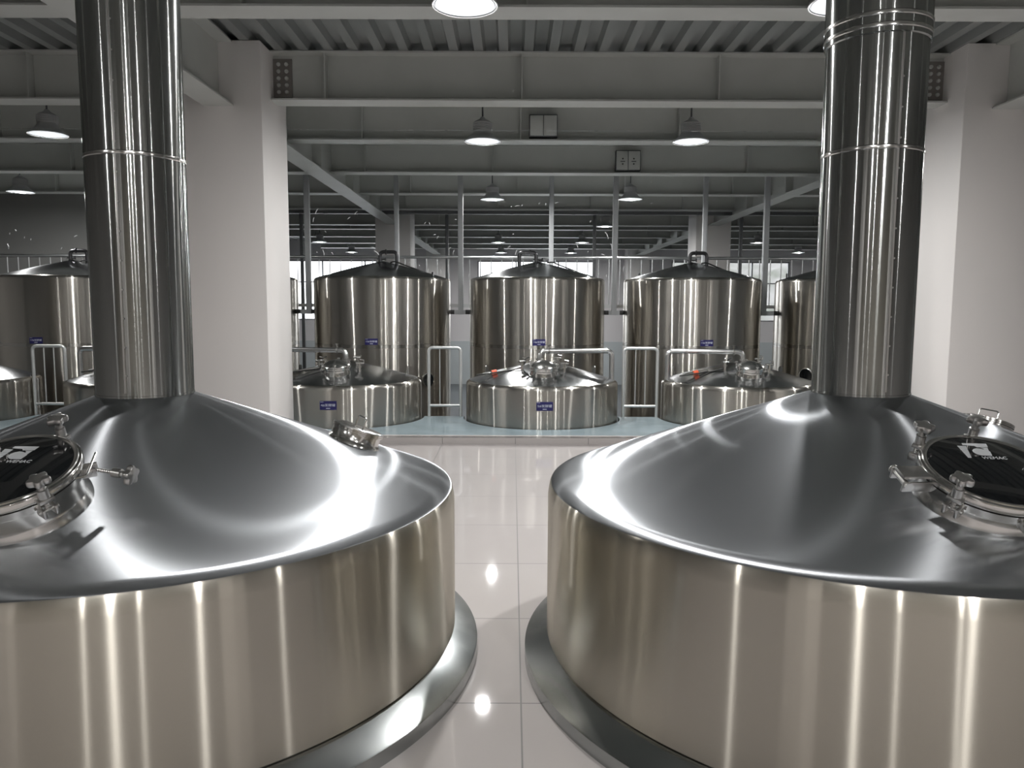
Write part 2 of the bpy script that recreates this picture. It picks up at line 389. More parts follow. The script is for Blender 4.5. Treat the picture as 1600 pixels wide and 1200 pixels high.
# steel beams
def ibeam(bm, L, z0, z1, fw, tw=0.012, ft=0.016, stiff=(), M4=None):
    """along local X from 0 to L, web on y = 0"""
    vs = box(bm, 0, L, -fw / 2, fw / 2, z0, z0 + ft) + box(bm, 0, L, -fw / 2, fw / 2, z1 - ft, z1) + box(bm, 0, L, -tw / 2, tw / 2, z0 + ft, z1 - ft)
    for s in stiff: vs += box(bm, s - 0.006, s + 0.006, -fw / 2 + 0.01, fw / 2 - 0.01, z0 + ft, z1 - ft)
    if M4 is not None: bmesh.ops.transform(bm, matrix=M4, verts=vs)
BZ0 = SZ(3.158)
BAYS = [(XL, PX[0]), (PX[0], PX[1]), (PX[1], XR)]
BNAME = ['left', 'middle', 'right']
bk = 0
for i, (y, z0, z1, fw) in enumerate([(4.49, BZ0, ZC - 0.004, 0.19), (6.43, BZ0, ZC - 0.004, 0.2), (7.91, BZ0, ZC - 0.03, 0.2), (9.78, BZ0, ZC - 0.03, 0.2), (11.57, BZ0, ZC - 0.03, 0.2),
                                     (13.37, BZ0, ZC - 0.03, 0.2), (15.95, BZ0, ZC - 0.03, 0.2), (16.85, BZ0, ZC - 0.03, 0.2), (18.7, BZ0, ZC - 0.03, 0.2), (20.6, BZ0, ZC - 0.03, 0.2), (22.35, BZ0, ZC - 0.03, 0.2),
                                     (2.6, BZ0, ZC - 0.004, 0.2), (0.7, BZ0, ZC - 0.004, 0.2), (-1.2, BZ0, ZC - 0.004, 0.2)]):
    y *= S; fw *= S
    for b, (xa, xb) in enumerate(BAYS):
        if b == 0 and y > 15.3: xa = -6.88
        on_p = i == 1
        g0 = PW / 2 + 0.0 if on_p else 0.012
        a, c = (xa + (g0 if b > 0 else 0)), (xb - (g0 if b < 2 else 0))
        st = []
        s = (0.54 if i % 2 else 0.95)
        while s < c - a - 0.1:
            if not (i == 3 and abs(a + s - 1.415 * S) < 0.25): st.append(s)
            s += 1.97
        bm = new(); ibeam(bm, c - a, z0, z1, fw, stiff=st, M4=T(a, y, 0)); bk += 1
        o = struct('beam_%d' % bk, bm, 'beam', 'grey steel roof beam across the %s bay, %s' % (BNAME[b], ['the one over the kettles', 'the one bolted between the pillars', 'first behind the pillars', 'second behind the pillars', 'third behind the pillars', 'fourth behind the pillars', 'fifth behind the pillars', 'sixth behind the pillars', 'seventh behind the pillars', 'eighth behind the pillars', 'last before the rear wall', 'first behind the viewpoint', 'second behind the viewpoint', 'third behind the viewpoint'][i]), 'beam')
        if on_p and b == 1:
            for s, ex in ((1, 0.0), (-1, c - a)):
                bm = new(); x0, x1 = sorted((a + ex, a + ex + s * 0.19))
                box(bm, x0, x1, y - 0.022, y - 0.0065, z0 + 0.05, z1 - 0.05)
                ep = obj('end_plate', bm, 'rust', o, smooth=False)
                for q in range(2):
                    for t in range(5):
                        bm = new(); lathe(bm, [(0.0, 0.020), (0.016, 0.017), (0.021, 0.0)], 10, T(x0 + 0.055 + 0.08 * q, y - 0.022, z0 + 0.10 + 0.068 * t) @ RX(PI / 2)); obj('bolt', bm, 'beam', ep)
# girders along the hall on the pillar lines
gi = 0
for px in PX:
    for (ya, yb) in [(YB, PY[3]), (PY[3] + PW, PY[0]), (PY[0] + PW, PY[1]), (PY[1] + PW, PY[2])]:
        gi += 1
        bm = new(); ibeam(bm, yb - ya, SZ(3.05), ZC - 0.004, 0.23 * S, stiff=[0.45 + 2.2 * q for q in range(int((yb - ya) / 2.2))], M4=T(px, ya, 0) @ RZ(PI / 2))
        struct('girder_%d' % gi, bm, 'beam', 'deep grey girder on the %s pillar line, %s' % ('left' if px < 0 else 'right', ['behind the viewpoint', 'over the kettles', 'from the front pillar to the one behind the tanks', 'from the middle pillar to the rear wall'][(gi - 1) % 4]), 'girder')

# glass partition standing on the step edge
GZ = SZ(3.05) - 0.01; gxs = [XL + 0.01, PX[0] - 0.004, PX[1] + 0.004, XR - 0.01]
for i, (a, b) in enumerate(zip(gxs, gxs[1:])):
    bm = new(); box(bm, a + 0.006, b - 0.006, 8.594, 8.606, PLAT_Z, GZ)
    o = struct('glass_partition_%d' % (i + 1), bm, 'glass', 'clear %s sheet of the glass partition on the step edge' % ('left', 'middle', 'right')[i], 'glass partition')
    if i == 1: glass_mid = o
    if i == 0: glass_left = o

# ------------------------------------------------------------------ the two big kettles
def manway(parent, X4, r_glass, neck_h, hinge_at, clamps, loose=(), ring_w=0.024, logo=None, dome=False, star=0.037):
    """round manhole: X4 maps local (x right, y up the slope, z out of the roof) into the parent's space"""
    ro = r_glass + ring_w
    bm = new()
    lathe(bm, [(ro * 1.02, -0.07), (ro * 1.0, 0.0), (ro * 0.955, 0.02), (ro * 0.94, 0.035), (ro * 0.94, neck_h - 0.034), (ro * 0.965, neck_h - 0.03), (ro * 0.985, neck_h - 0.026), (ro * 0.985, neck_h - 0.004),
               (ro * 0.90, neck_h - 0.004), (ro * 0.88, neck_h - 0.02), (ro * 0.88, -0.06)], 72, X4)
    neck = obj('manway_neck', bm, 'steel', parent)
    bm = new()
    z = neck_h
    if dome:
        lathe(bm, [(ro * 0.97, z - 0.003), (ro, z), (ro, z + 0.012), (ro * 0.97, z + 0.018), (ro * 0.86, z + 0.032), (ro * 0.62, z + 0.056), (ro * 0.34, z + 0.073), (ro * 0.1, z + 0.082), (0, z + 0.083)], 72, X4)
        obj('manway_lid', bm, 'steel', neck)
    else:
        lathe(bm, [(ro * 0.97, z), (ro, z + 0.003), (ro, z + 0.021), (ro * 0.985, z + 0.026), (ro * 0.955, z + 0.028), (ro * 0.945, z + 0.032), (r_glass + 0.004, z + 0.032), (r_glass, z + 0.029), (r_glass, z + 0.012)], 72, X4)
        obj('lid_ring', bm, 'steel', neck)
        bm = new(); lathe(bm, [(r_glass, z + 0.012), (r_glass, z + 0.0285), (r_glass * 0.985, z + 0.0295), (0, z + 0.0295)], 72, X4)
        obj('sight_glass', bm, 'black_glass', neck)
        bm = new(); lathe(bm, [(ro * 0.95, z - 0.0045), (ro * 0.955, z - 0.0045), (ro * 0.955, z + 0.001), (ro * 0.95, z + 0.001)], 72, X4, close=True)
        obj('gasket', bm, 'rubber', neck)
    def star_knob(bm, A, s):
        pts = []
        for k in range(48):
            a = 2 * PI * k / 48; pts.append((s * (1 + 0.17 * math.cos(5 * a)) * math.cos(a), s * (1 + 0.17 * math.cos(5 * a)) * math.sin(a)))
        rings = []
        for sc_, zz in ((0.55, -0.35 * s), (0.92, -0.3 * s), (1.0, -0.1 * s), (1.0, 0.2 * s), (0.93, 0.36 * s), (0.6, 0.46 * s)):
            rings.append([bm.verts.new((px * sc_, py * sc_, zz)) for px, py in pts])
        for a_, b_ in zip(rings, rings[1:]):
            for k in range(48): bm.faces.new((a_[k], a_[(k + 1) % 48], b_[(k + 1) % 48], b_[k]))
        bm.faces.new(rings[0][::-1]); bm.faces.new(rings[-1])
        bmesh.ops.transform(bm, matrix=A, verts=[v for g_ in rings for v in g_])
    def clamp(a, swing=0.0, spin=0.3, yaw=0.0):
        bm = new()
        rr = ro * 1.0 + star * 0.35
        B = X4 @ RZ(a) @ T(rr, 0, neck_h - 0.026)              # local x points away from the lid
        s = star
        # lugs on the neck, either side of the screw
        for sy in (-1, 1):
            q = sorted((sy * s * 0.34, sy * s * 0.62))
            bevel_box(bm, -s * 0.75, s * 0.45, q[0], q[1], -s * 0.5, s * 0.3, s * 0.06, B)
        tube(bm, [(0, -s * 0.8, 0), (0, s * 0.8, 0)], s * 0.16, 10, B)
        if swing == 0.0:                                       # lug of the lid
            bevel_box(bm, -s * 0.7, s * 0.4, -s * 0.6, s * 0.6, 0.030, 0.030 + s * 0.35, s * 0.06, B)
        D = B @ RZ(yaw) @ RY(swing)
        tube(bm, [(0, 0, 0)] + [(0, 0, s * 0.1 * k) for k in range(1, 31)], [s * 0.19 * (1 if k % 2 else 0.78) for k in range(31)], 10, D)
        dz = s * 0.9 if swing else 0.0
        lathe(bm, [(s * 0.2, 0.030 + s * 0.36 + dz), (s * 0.42, 0.030 + s * 0.38 + dz), (s * 0.42, 0.030 + s * 1.15 + dz), (s * 0.3, 0.030 + s * 1.2 + dz), (s * 0.26, 0.030 + s * 1.75 + dz)], 16, D)
        star_knob(bm, D @ T(0, 0, 0.030 + s * 2.0 + dz) @ RZ(spin), s * 0.79)
        obj('clamp_knob', bm, 'steel_dull', neck)
    for i, a in enumerate(clamps): clamp(R(a), 0.0, 0.4 * i)
    for a, sw, yw in loose:
        clamp(R(a), R(sw), 0.3, R(yw))
        bm = new(); tube(bm, rounded([((ro + 0.004) * math.cos(R(a - 26)), (ro + 0.004) * math.sin(R(a - 26)), neck_h + 0.006), ((ro + 0.03) * math.cos(R(a - 22)), (ro + 0.03) * math.sin(R(a - 22)), neck_h + 0.006), ((ro + 0.035) * math.cos(R(a + 6)), (ro + 0.035) * math.sin(R(a + 6)), neck_h + 0.014)], 0.012), 0.0042, 8, X4); obj('lid_handle', bm, 'steel', neck)
    # hinge: two cheeks, a plate and a pin
    if hinge_at is not None:
        bm = new(); s = star; B = X4 @ RZ(R(hinge_at)) @ T(ro, 0, neck_h)
        for sy in (-1, 1):
            bevel_box(bm, -0.01, s * 2.3, sy * s * 1.0 - s * 0.12, sy * s * 1.0 + s * 0.12, -s * 0.75, s * 0.15, s * 0.05, B)
        bevel_box(bm, -0.012, s * 2.2, -s * 0.85, s * 0.85, 0.012, 0.012 + s * 0.25, s * 0.05, B)
        tube(bm, [(s * 1.95, -s * 1.35, -s * 0.1), (s * 1.95, s * 1.35, -s * 0.1)], s * 0.28, 14, B)
        for sy in (-1, 1): tube(bm, [(s * 1.95, sy * s * 1.3, -s * 0.1), (s * 1.95, sy * s * 1.42, -s * 0.1)], s * 0.4, 14, B)
        obj('lid_hinge', bm, 'steel_dull', neck)
    if logo:
        zz = z + 0.0295
        bm = new(); LX = X4 @ T(logo[0], logo[1], zz) @ RZ(logo[2])
        bar = [(-0.0177, 0.1513), (0.0619, 0.1477), (0.056, 0.1264), (0.0195, 0.1265), (0.0151, 0.1354), (-0.0207, 0.14)]
        swoosh = [(0.0296, 0.1231), (0.0526, 0.1237), (0.0459, 0.1031), (0.0475, 0.0988), (0.0405, 0.0749), (0.0066, 0.0772), (-0.0044, 0.0847), (-0.0093, 0.0967), (-0.0073, 0.1066), (0.0013, 0.1154), (0.0133, 0.1198), (0.024, 0.1176), (0.0345, 0.1125), (0.037, 0.1165)]
        slab_poly(bm, bar[::-1], 0, 0.0006, LX); slab_poly(bm, swoosh[::-1], 0, 0.0006, LX)
        def lp(a_, b_, t): return (a_[0] + (b_[0] - a_[0]) * t, a_[1] + (b_[1] - a_[1]) * t)
        A0, A1, B0, B1 = (-0.0411, 0.1356), (-0.0441, 0.0623), (-0.0131, 0.1321), (-0.0339, 0.0616)
        for q in range(8):
            t0, t1 = q / 8, (q + 0.8) / 8
            slab_poly(bm, [lp(A0, A1, t0), lp(B0, B1, t0), lp(B0, B1, t1), lp(A0, A1, t1)][::-1], 0, 0.0006, LX)
        obj('logo', bm, 'logo', neck, smooth=False)
        bm = text_bm('WEMAC', 0.021, LX @ T(0.0395, 0.0615, 0.0003) @ RZ(-0.03), shear=0.15, sx=1.02)
        obj('logo_lettering', bm, 'logo', neck, smooth=False)
    return neck

def kettle(label, X, Y, Rr, Rf, rc, zr, zc, man, hand_az, seams, vseam, sleeve, loose, side, logo):
    t = thing('brew_kettle', label, 'kettle', (X, Y, 0), 'brew kettles in the foreground')
    bm = new()
    lathe(bm, [(Rr - 0.03, 0.10), (Rr - 0.004, 0.117), (Rr, 0.122), (Rr, zr - 0.062), (Rr - 0.0005, zr - 0.052), (Rr - 0.004, zr - 0.03), (Rr - 0.009, zr - 0.006), (Rr - 0.013, zr + 0.001)], 192)
    obj('kettle_wall', bm, 'kettle_wall', t)
    bm = new(); sl = (zc - zr) / (Rr - rc); prof = [(Rr - 0.013, zr + 0.001), (Rr - 0.02, zr + 0.006)]
    for k in range(1, 25):
        f = k / 24; r = Rr - 0.02 + (rc - 0.006 - Rr + 0.02) * f
        prof.append((r, zr + 0.006 + (zc - zr - 0.006) * f))
    lathe(bm, prof, 192); obj('kettle_roof', bm, 'kettle_roof', t)
    bm = new(); lathe(bm, [(Rr - 0.05, 0.098), (Rr - 0.01, 0.108), (Rf - 0.008, 0.058), (Rf - 0.001, 0.053), (Rf, 0.046), (Rf, 0.0)], 192)
    obj('base_skirt', bm, 'skirt', t)
    # vent stack
    bm = new(); zt = ZC - 0.002
    lathe(bm, [(rc, zc - 0.02), (rc, zc), (rc + 0.002, zc + 0.001), (rc + 0.002, zc + 0.006), (rc, zc + 0.007)] + ([(rc, sleeve), (rc + 0.007, sleeve + 0.004), (rc + 0.007, zt)] if sleeve else [(rc, zt)]), 96)
    st = obj('vent_stack', bm, 'stack', t)
    for z in seams:
        bm = new(); r2 = rc + (0.007 if sleeve and z > sleeve else 0)
        lathe(bm, [(r2, z - 0.009), (r2 + 0.003, z - 0.006), (r2 + 0.0035, z), (r2 + 0.003, z + 0.006), (r2, z + 0.009)], 96); obj('stack_seam', bm, 'steel', st)
    bm = new(); B = RZ(R(vseam))
    box(bm, rc - 0.002, rc + 0.0022, -0.0035, 0.0035, zc + 0.02, (sleeve or zt), B)
    z = zc + 0.09
    while z < (sleeve or zt) - 0.05:
        lathe(bm, [(0.0045, 0), (0.003, 0.003), (0, 0.0035)], 8, B @ T(rc + 0.0015, 0.006, z) @ RY(PI / 2)); z += 0.115
    obj('rivet_seam', bm, 'steel_dull', st)
    # manway on the slope that faces the viewpoint
    rho, phi, h = man
    def slope_frame(rho, phi, extra=0.0):
        b = math.atan(sl) + extra; u = Vector((math.cos(phi), math.sin(phi), 0)); zz = Vector((0, 0, 1))
        n = u * math.sin(b) + zz * math.cos(b); e1 = u * math.cos(b) - zz * math.sin(b); e2 = n.cross(e1)
        p = u * rho + zz * (zc - (rho - rc) * sl)
        return Matrix(((e2.x, -e1.x, n.x, p.x), (e2.y, -e1.y, n.y, p.y), (e2.z, -e1.z, n.z, p.z), (0, 0, 0, 1)))
    manway(t, slope_frame(rho, phi, 0.03), 0.188, h - 0.0295, 180, [130, 75, -35, -90, -145] + ([] if loose else [20]), loose, logo=logo)
    # hand hole with a wire handle
    X4 = slope_frame(0.873, R(hand_az))
    bm = new(); lathe(bm, [(0.124, -0.05), (0.122, 0.004), (0.117, 0.01), (0.113, 0.016), (0.113, 0.05), (0.119, 0.052), (0.119, 0.058), (0.1, 0.058), (0.1, -0.02)], 48, X4)
    hh = obj('hand_hole', bm, 'steel', t)
    bm = new(); lathe(bm, [(0.117, 0.058), (0.119, 0.06), (0.119, 0.068), (0.112, 0.071), (0, 0.073)], 48, X4); obj('hand_hole_lid', bm, 'steel', hh)
    bm = new(); tube(bm, rounded([(-0.04, 0.0, 0.068), (-0.04, 0, 0.122), (0.04, 0, 0.122), (0.04, 0, 0.068)], 0.012), 0.0035, 8, X4 @ RZ(0.35)); obj('hand_hole_handle', bm, 'steel', hh)
    return t

kettle('left big steel kettle, one clamp of its round hatch swung open', -1.5672, 3.2788, 1.316, 1.417, 0.193, 0.7367, 1.1565, (0.8851, -1.566, 0.1384), 17.6, [2.128], -87, None, [(22, 93, -32)], 'L', (-0.0235, -0.0205, 0.03))
kettle('right big steel kettle, its stack topped by a wider sleeve', 1.4743, 3.248, 1.316, 1.414, 0.193, 0.7725, 1.1768, (0.8502, -1.5418, 0.1025), 27.0, [2.155, 2.61, 2.655], -85.5, 2.58, [], 'R', (0.0, 0.0, 0.0))

# ------------------------------------------------------------------ low fermenting tanks sunk in the platform
def nameplate(parent, body, y, z, wd, hg, size):
    bm = new(); bevel_box(bm, -wd / 2, wd / 2, y - 0.004, y + 0.003, z - hg / 2, z + hg / 2, 0.0015)
    pl = obj('nameplate', bm, 'blue', parent, smooth=False)
    bm = text_bm(body, size, T(0, y - 0.0045, z + 0.002) @ RX(PI / 2))
    xs = [v.co.x for v in bm.verts]; wd0 = max(xs) - min(xs)
    bmesh.ops.transform(bm, matrix=Matrix.Diagonal((min(1.15, wd * 0.86 / wd0), 1, 1, 1)), verts=bm.verts[:])
    box(bm, -wd * 0.12, wd * 0.12, y - 0.0048, y - 0.004, z - hg * 0.36, z - hg * 0.28)
    box(bm, -wd * 0.47, -wd * 0.27, y - 0.0048, y - 0.004, z + hg * 0.38, z + hg * 0.42)
    obj('lettering', bm, 'letter', pl, smooth=False)

def mini_tank(X, label, num, pipe_dir, probe, pipe_len=0.92):
    t = thing('low_fermenting_tank', label, 'tank', (X, MINI_Y, PLAT_Z), 'low tanks sunk in the platform')
    zb = -1.6 - PLAT_Z; Z = -PLAT_Z
    bm = new(); prof = [(MINI_R, zb), (MINI_R, 0.515 + Z)]
    for k in range(1, 9):
        a = PI / 2 * k / 8 * 0.86; prof.append((MINI_R - 0.06 + 0.06 * math.cos(a), 0.515 + Z + 0.062 * math.sin(a)))
    lathe(bm, prof, 144); obj('tank_wall', bm, 'tank', t)
    r0, z0 = prof[-1]
    bm = new(); pr = [(r0, z0)]
    for k in range(1, 17):
        f = k / 16; pr.append((r0 * (1 - f), z0 + (0.825 + Z - z0) * (f + 0.05 * math.sin(PI * f))))
    lathe(bm, pr, 144); obj('tank_roof', bm, 'tank_roof', t)
    def zroof(r): f = 1 - r / r0; return z0 + (0.825 + Z - z0) * (f + 0.05 * math.sin(PI * f))
    rho = 0.52; X4 = T(0, -rho, zroof(rho)) @ RX(R(11))
    manway(t, X4, 0.152, 0.085, None, [-82, -25, 35, 92, 150, 205], dome=True, star=0.022, ring_w=0.018)
    # gas pipe rising behind the hatch and running sideways to the rim
    s = pipe_dir; zt = 0.885; xe = s * pipe_len; xs = 0.0 if s > 0 else 0.0
    bm = new(); px0 = -0.03 * s
    tube(bm, rounded([(px0, -0.1, 0.73 + Z), (px0, -0.1, zt), (xe, 0.03, zt), (xe, 0.03, zroof(abs(xe)) - 0.012)], 0.085), 0.034, 14)
    gp = obj('gas_pipe', bm, 'pipe', t)
    bm = new(); lathe(bm, [(0.034, -0.012), (0.05, -0.01), (0.05, 0.01), (0.034, 0.012)], 16, T(px0, -0.1, 0.845 + Z)); obj('pipe_flange', bm, 'steel', gp)
    bm = new(); lathe(bm, [(0.034, -0.012), (0.047, -0.008), (0.047, 0.008), (0.034, 0.012)], 16, T(px0 + s * 0.12, -0.08, zt) @ RY(PI / 2))
    tube(bm, [(px0 + s * 0.12, -0.08, zt + 0.03), (px0 + s * 0.12, -0.08, zt + 0.075)], 0.012, 8)
    tube(bm, [(px0 + s * 0.12 - 0.02, -0.08, zt + 0.075), (px0 + s * 0.12 + 0.02, -0.08, zt + 0.075)], 0.009, 8)
    obj('pipe_clamp', bm, 'steel', gp)
    # valves and small fittings round the hatch
    for (vx, vy, a) in ((-0.26, -0.32, 0.5), (0.20, -0.20, -0.4), (0.27, -0.42, 0.2)):
        bm = new(); B = T(vx, vy, zroof(math.hypot(vx, vy))) @ RZ(a)
        tube(bm, [(0, 0, -0.02), (0, 0, 0.11)], 0.018, 12, B); lathe(bm, [(0.018, 0.05), (0.032, 0.052), (0.032, 0.066), (0.018, 0.068)], 12, B)
        tube(bm, [(-0.05, 0, 0.105), (0.05, 0, 0.105)], 0.016, 10, B); tube(bm, [(0.05, 0, 0.105), (0.05, 0, 0.14), (0.0, 0, 0.15)], 0.008, 8, B)
        obj('valve', bm, 'steel', t)
    # lying probe with its cable
    bm = new(); q = Vector((-0.62, -0.28)); zz = zroof(q.length)
    if s < 0 and not probe: q = Vector((-0.42, -0.40)); zz = zroof(q.length)
    tube(bm, [(q.x - 0.14, q.y - 0.03, zz + 0.012), (q.x + 0.16, q.y + 0.06, zz + 0.062)], 0.02, 12)
    pb = obj('probe', bm, 'steel', t)
    if probe:
        bm = new(); tube(bm, [(q.x - 0.03, q.y + 0.003, zz + 0.030), (q.x + 0.03, q.y + 0.021, zz + 0.041)], 0.030, 12); o = obj('probe_collar', bm, 'red', pb); o['label'] = 'orange red collar'
    bm = new()
    pts = [(q.x - 0.14, q.y - 0.03, zz + 0.012), (q.x - 0.24, q.y - 0.06, zz + 0.0), (q.x - 0.1, q.y - 0.09, zz + 0.02), (q.x + 0.2, q.y + 0.0, zz + 0.055), (-0.24, -0.32, zroof(0.4) + 0.03), (-0.22, -0.3, zroof(0.37) + 0.13), (-0.17, -0.3, zroof(0.34) + 0.14)]
    tube(bm, rounded(pts, 0.08, 6), 0.009, 8); obj('cable', bm, 'rubber', t)
    for a in (145, 35):
        bm = new(); rr = 0.90; B = T(rr * math.cos(R(a)), rr * math.sin(R(a)), zroof(rr)) @ RZ(R(a))
        slab_poly(bm, [(-0.03, -0.015), (0.03, -0.015), (0.03, 0.10), (0.02, 0.125), (0.0, 0.13), (-0.02, 0.125), (-0.03, 0.10)], -0.006, 0.006, B @ RZ(PI / 2) @ RX(PI / 2))
        lathe(bm, [(0.008, -0.008), (0.014, -0.008), (0.014, 0.008), (0.008, 0.008)], 12, B @ T(0, 0, 0.10) @ RY(PI / 2), close=True)
        obj('lifting_lug', bm, 'steel', t)
    if num: nameplate(t, num + '#发酵罐', -MINI_R - 0.003, 0.345 + Z, 0.2, 0.106, 0.037)
    return t
mini_tank(MINI_X[0], 'low steel tank at the far left, cut by the picture edge, beside the left gate', '2', -1, False)
mini_tank(MINI_X[1], 'low steel tank peeping out left of the left kettle stack', '3', -1, False)
mini_tank(MINI_X[2], 'low steel tank numbered 4 right of the left white pillar', '4', -1, False)
mini_tank(MINI_X[3], 'low steel tank numbered 5 in the middle, its pipe leading right', '5', 1, True)
mini_tank(MINI_X[4], 'low steel tank half hidden by the right kettle, its pipe leading left', None, -1, True)

# ------------------------------------------------------------------ tall fermenting tanks on the lower floor
def tall_tank(X, label, num, side_port=None, apex=0.0, vent=1):
    t = thing('tall_fermenting_tank', label, 'tank', (X, TALL_Y, -1.6), 'tall tanks behind the platform'); Z = 1.6
    bm = new(); prof = [(TALL_R - 0.03, 0.0), (TALL_R, 0.03), (TALL_R, 1.925 + Z)]
    for k in range(1, 9):
        a = PI / 2 * k / 8 * 0.84; prof.append((TALL_R - 0.055 + 0.055 * math.cos(a), 1.925 + Z + 0.056 * math.sin(a)))
    lathe(bm, prof, 144); obj('tank_wall', bm, 'tank', t)
    bm = new(); lathe(bm, [(TALL_R - 0.002, 0.869 + Z), (TALL_R + 0.0012, 0.870 + Z), (TALL_R + 0.0012, 0.926 + Z), (TALL_R - 0.002, 0.927 + Z)], 144); obj('weld_band', bm, 'band', t)
    r0, z0 = prof[-1]; zt = 2.27 + Z
    bm = new(); pr = [(r0, z0)]
    for k in range(1, 17):
        f = k / 16; pr.append((r0 * (1 - f), z0 + (zt - z0) * (f + 0.03 * math.sin(PI * f))))
    lathe(bm, pr, 144); obj('tank_roof', bm, 'tank_roof', t)
    def zroof(r): f = 1 - r / r0; return z0 + (zt - z0) * (f + 0.03 * math.sin(PI * f))
    bm = new(); x0 = -0.04 if vent > 0 else -0.02; x1 = x0 + 0.28 * vent; zp = 2.415 + Z
    tube(bm, rounded([(x0, 0, zt - 0.03), (x0, 0, zp), (x1, 0, zp), (x1, 0, zroof(abs(x1)) - 0.02)], 0.07), 0.031, 12)
    vp = obj('vent_pipe', bm, 'dark_pipe', t)
    bm = new()
    for zz in (zt + 0.025, ): lathe(bm, [(0.031, -0.012), (0.055, -0.01), (0.055, 0.01), (0.031, 0.012)], 16, T(x0, 0, zz))
    obj('pipe_flange', bm, 'dark_pipe', vp); bm = new()
    lathe(bm, [(0.031, -0.01), (0.046, -0.008), (0.046, 0.008), (0.031, 0.01)], 16, T(x0 + 0.1 * vent, 0, zp) @ RY(PI / 2)); obj('pipe_clamp', bm, 'dark_pipe', vp); bm = new()
    tube(bm, [(x0 + 0.04, -0.02, zt + 0.02), (x0 + 0.1, -0.04, zt + 0.02)], 0.014, 8); tube(bm, [(x0 + 0.1, -0.04, zt + 0.0), (x0 + 0.1, -0.04, zt + 0.055)], 0.012, 8)
    obj('bleed_valve', bm, 'dark_pipe', vp)
    bm = new(); d = 1 if vent > 0 else 1
    pts = [(x0 + 0.18, -0.05, zroof(0.2) + 0.02), (x0 + 0.26, -0.06, zroof(0.25) + 0.05), (x0 + 0.42, -0.04, zroof(0.42) + 0.03), (x0 + 0.65, 0.02, zroof(0.65) + 0.012), (x0 + 0.8, 0.05, zroof(0.85) + 0.01)]
    tube(bm, rounded(pts, 0.1, 6), 0.011, 8); obj('hose', bm, 'rubber', t)
    for a in (40, 140):
        bm = new(); rr = 1.0; B = T(rr * math.cos(R(a)), rr * math.sin(R(a)), zroof(rr)) @ RZ(R(a))
        slab_poly(bm, [(-0.022, -0.015), (0.022, -0.015), (0.022, 0.10), (0.0, 0.115), (-0.022, 0.10)], -0.006, 0.006, B @ RZ(PI / 2) @ RX(PI / 2)); obj('lifting_lug', bm, 'dark_pipe', t)
    nameplate(t, num + '#发酵罐', -TALL_R - 0.003, 0.975 + Z, 0.2, 0.098, 0.036)
    if side_port:
        a, zc_ = side_port
        B = T(TALL_R * math.cos(R(a)), TALL_R * math.sin(R(a)), zc_ + Z) @ RZ(R(a)) @ RY(PI / 2)
        bm = new(); lathe(bm, [(0.10, -0.04), (0.10, 0.03), (0.118, 0.032), (0.118, 0.045), (0.104, 0.048)], 40, B); sp = obj('side_port', bm, 'steel', t)
        bm = new(); lathe(bm, [(0.104, 0.02), (0.104, 0.046), (0.09, 0.043), (0, 0.04)], 40, B); obj('port_glass', bm, 'black_glass', sp)
tall_tank(TALL_X[0], 'tall steel tank numbered 17 at the far left, left of the left kettle stack', '17', None, vent=1)
tall_tank(TALL_X[1], 'tall steel tank showing only a thin strip beside the left white pillar', '16')
tall_tank(TALL_X[2], 'tall steel tank numbered 15 behind the low tank numbered 4', '15', (-44, 0.36))
tall_tank(TALL_X[3], 'tall steel tank numbered 14 in the middle of the row', '14', vent=-1)
tall_tank(TALL_X[4], 'tall steel tank numbered 13, third from the left white pillar', '13')
tall_tank(TALL_X[5], 'tall steel tank half hidden behind the right kettle stack', '12', (-140, 0.45))

# ------------------------------------------------------------------ gates on the platform's back edge
for X, lb, hw in ((-6.10, 'grey tube gate at the far left between two low tanks', 0.212), (-0.888, 'grey tube gate between the low tanks numbered 4 and 5', 0.21), (1.693, 'grey tube gate right of the low tank numbered 5', 0.222)):
    t = thing('safety_gate', lb, 'gate', (X, 10.13, PLAT_Z), 'safety gates between the low tanks')
    bm = new(); tube(bm, rounded([(-hw, 0, 0), (-hw, 0, 0.915), (hw, 0, 0.915), (hw, 0, 0)], 0.06), 0.021, 14); obj('gate_frame', bm, 'gate', t)
    bm = new(); tube(bm, [(-hw + 0.005, 0, 0.15), (hw - 0.005, 0, 0.15)], 0.018, 12); obj('bottom_rail', bm, 'gate', t)
    for bx in (-0.065, 0.065):
        bm = new(); tube(bm, [(bx, 0, 0.15), (bx, 0, 0.90)], 0.008, 8); obj('baluster', bm, 'gate', t)

# ------------------------------------------------------------------ hanging posts that brace the tall tanks
for i, X in enumerate((-3.40, -0.862, 1.70, 4.20)):
    t = thing('bracing_post', 'grey hanging post with black padded arms %s' % ['beside the left white pillar', 'between the tall tanks numbered 15 and 14', 'between the tall tanks numbered 14 and 13', 'right of the tall tank numbered 13'][i], 'post', (X, TALL_Y, 1.385), 'hanging posts bracing the tall tanks')
    bm = new(); bevel_box(bm, -0.042, 0.042, -0.042, 0.042, 0.0, ZC - 1.385, 0.004); obj('post', bm, 'post', t)
    c = [x for x in TALL_X]; left = max(x for x in c if x < X) + TALL_R; right = min(x for x in c if x > X) - TALL_R
    for s, e in ((-1, left - X), (1, right - X)):
        x0, x1 = sorted((s * 0.042, e - s * 0.075)); bm = new()
        if x1 - x0 > 0.01 and (x0 > 0) == (x1 > 0): box(bm, x0, x1, -0.04, 0.04, 0.002, 0.075); obj('arm', bm, 'post', t, smooth=False)
        else: bm.free()
        y0 = e - s * 0.004; y1 = e - s * 0.075
        if s < 0: y1 = min(y1, -0.042)
        else: y1 = max(y1, 0.042)
        x0, x1 = sorted((y0, y1)); bm = new(); bevel_box(bm, x0, x1, -0.05, 0.05, 0.004, 0.078, 0.006); obj('rubber_pad', bm, 'rubber', t)
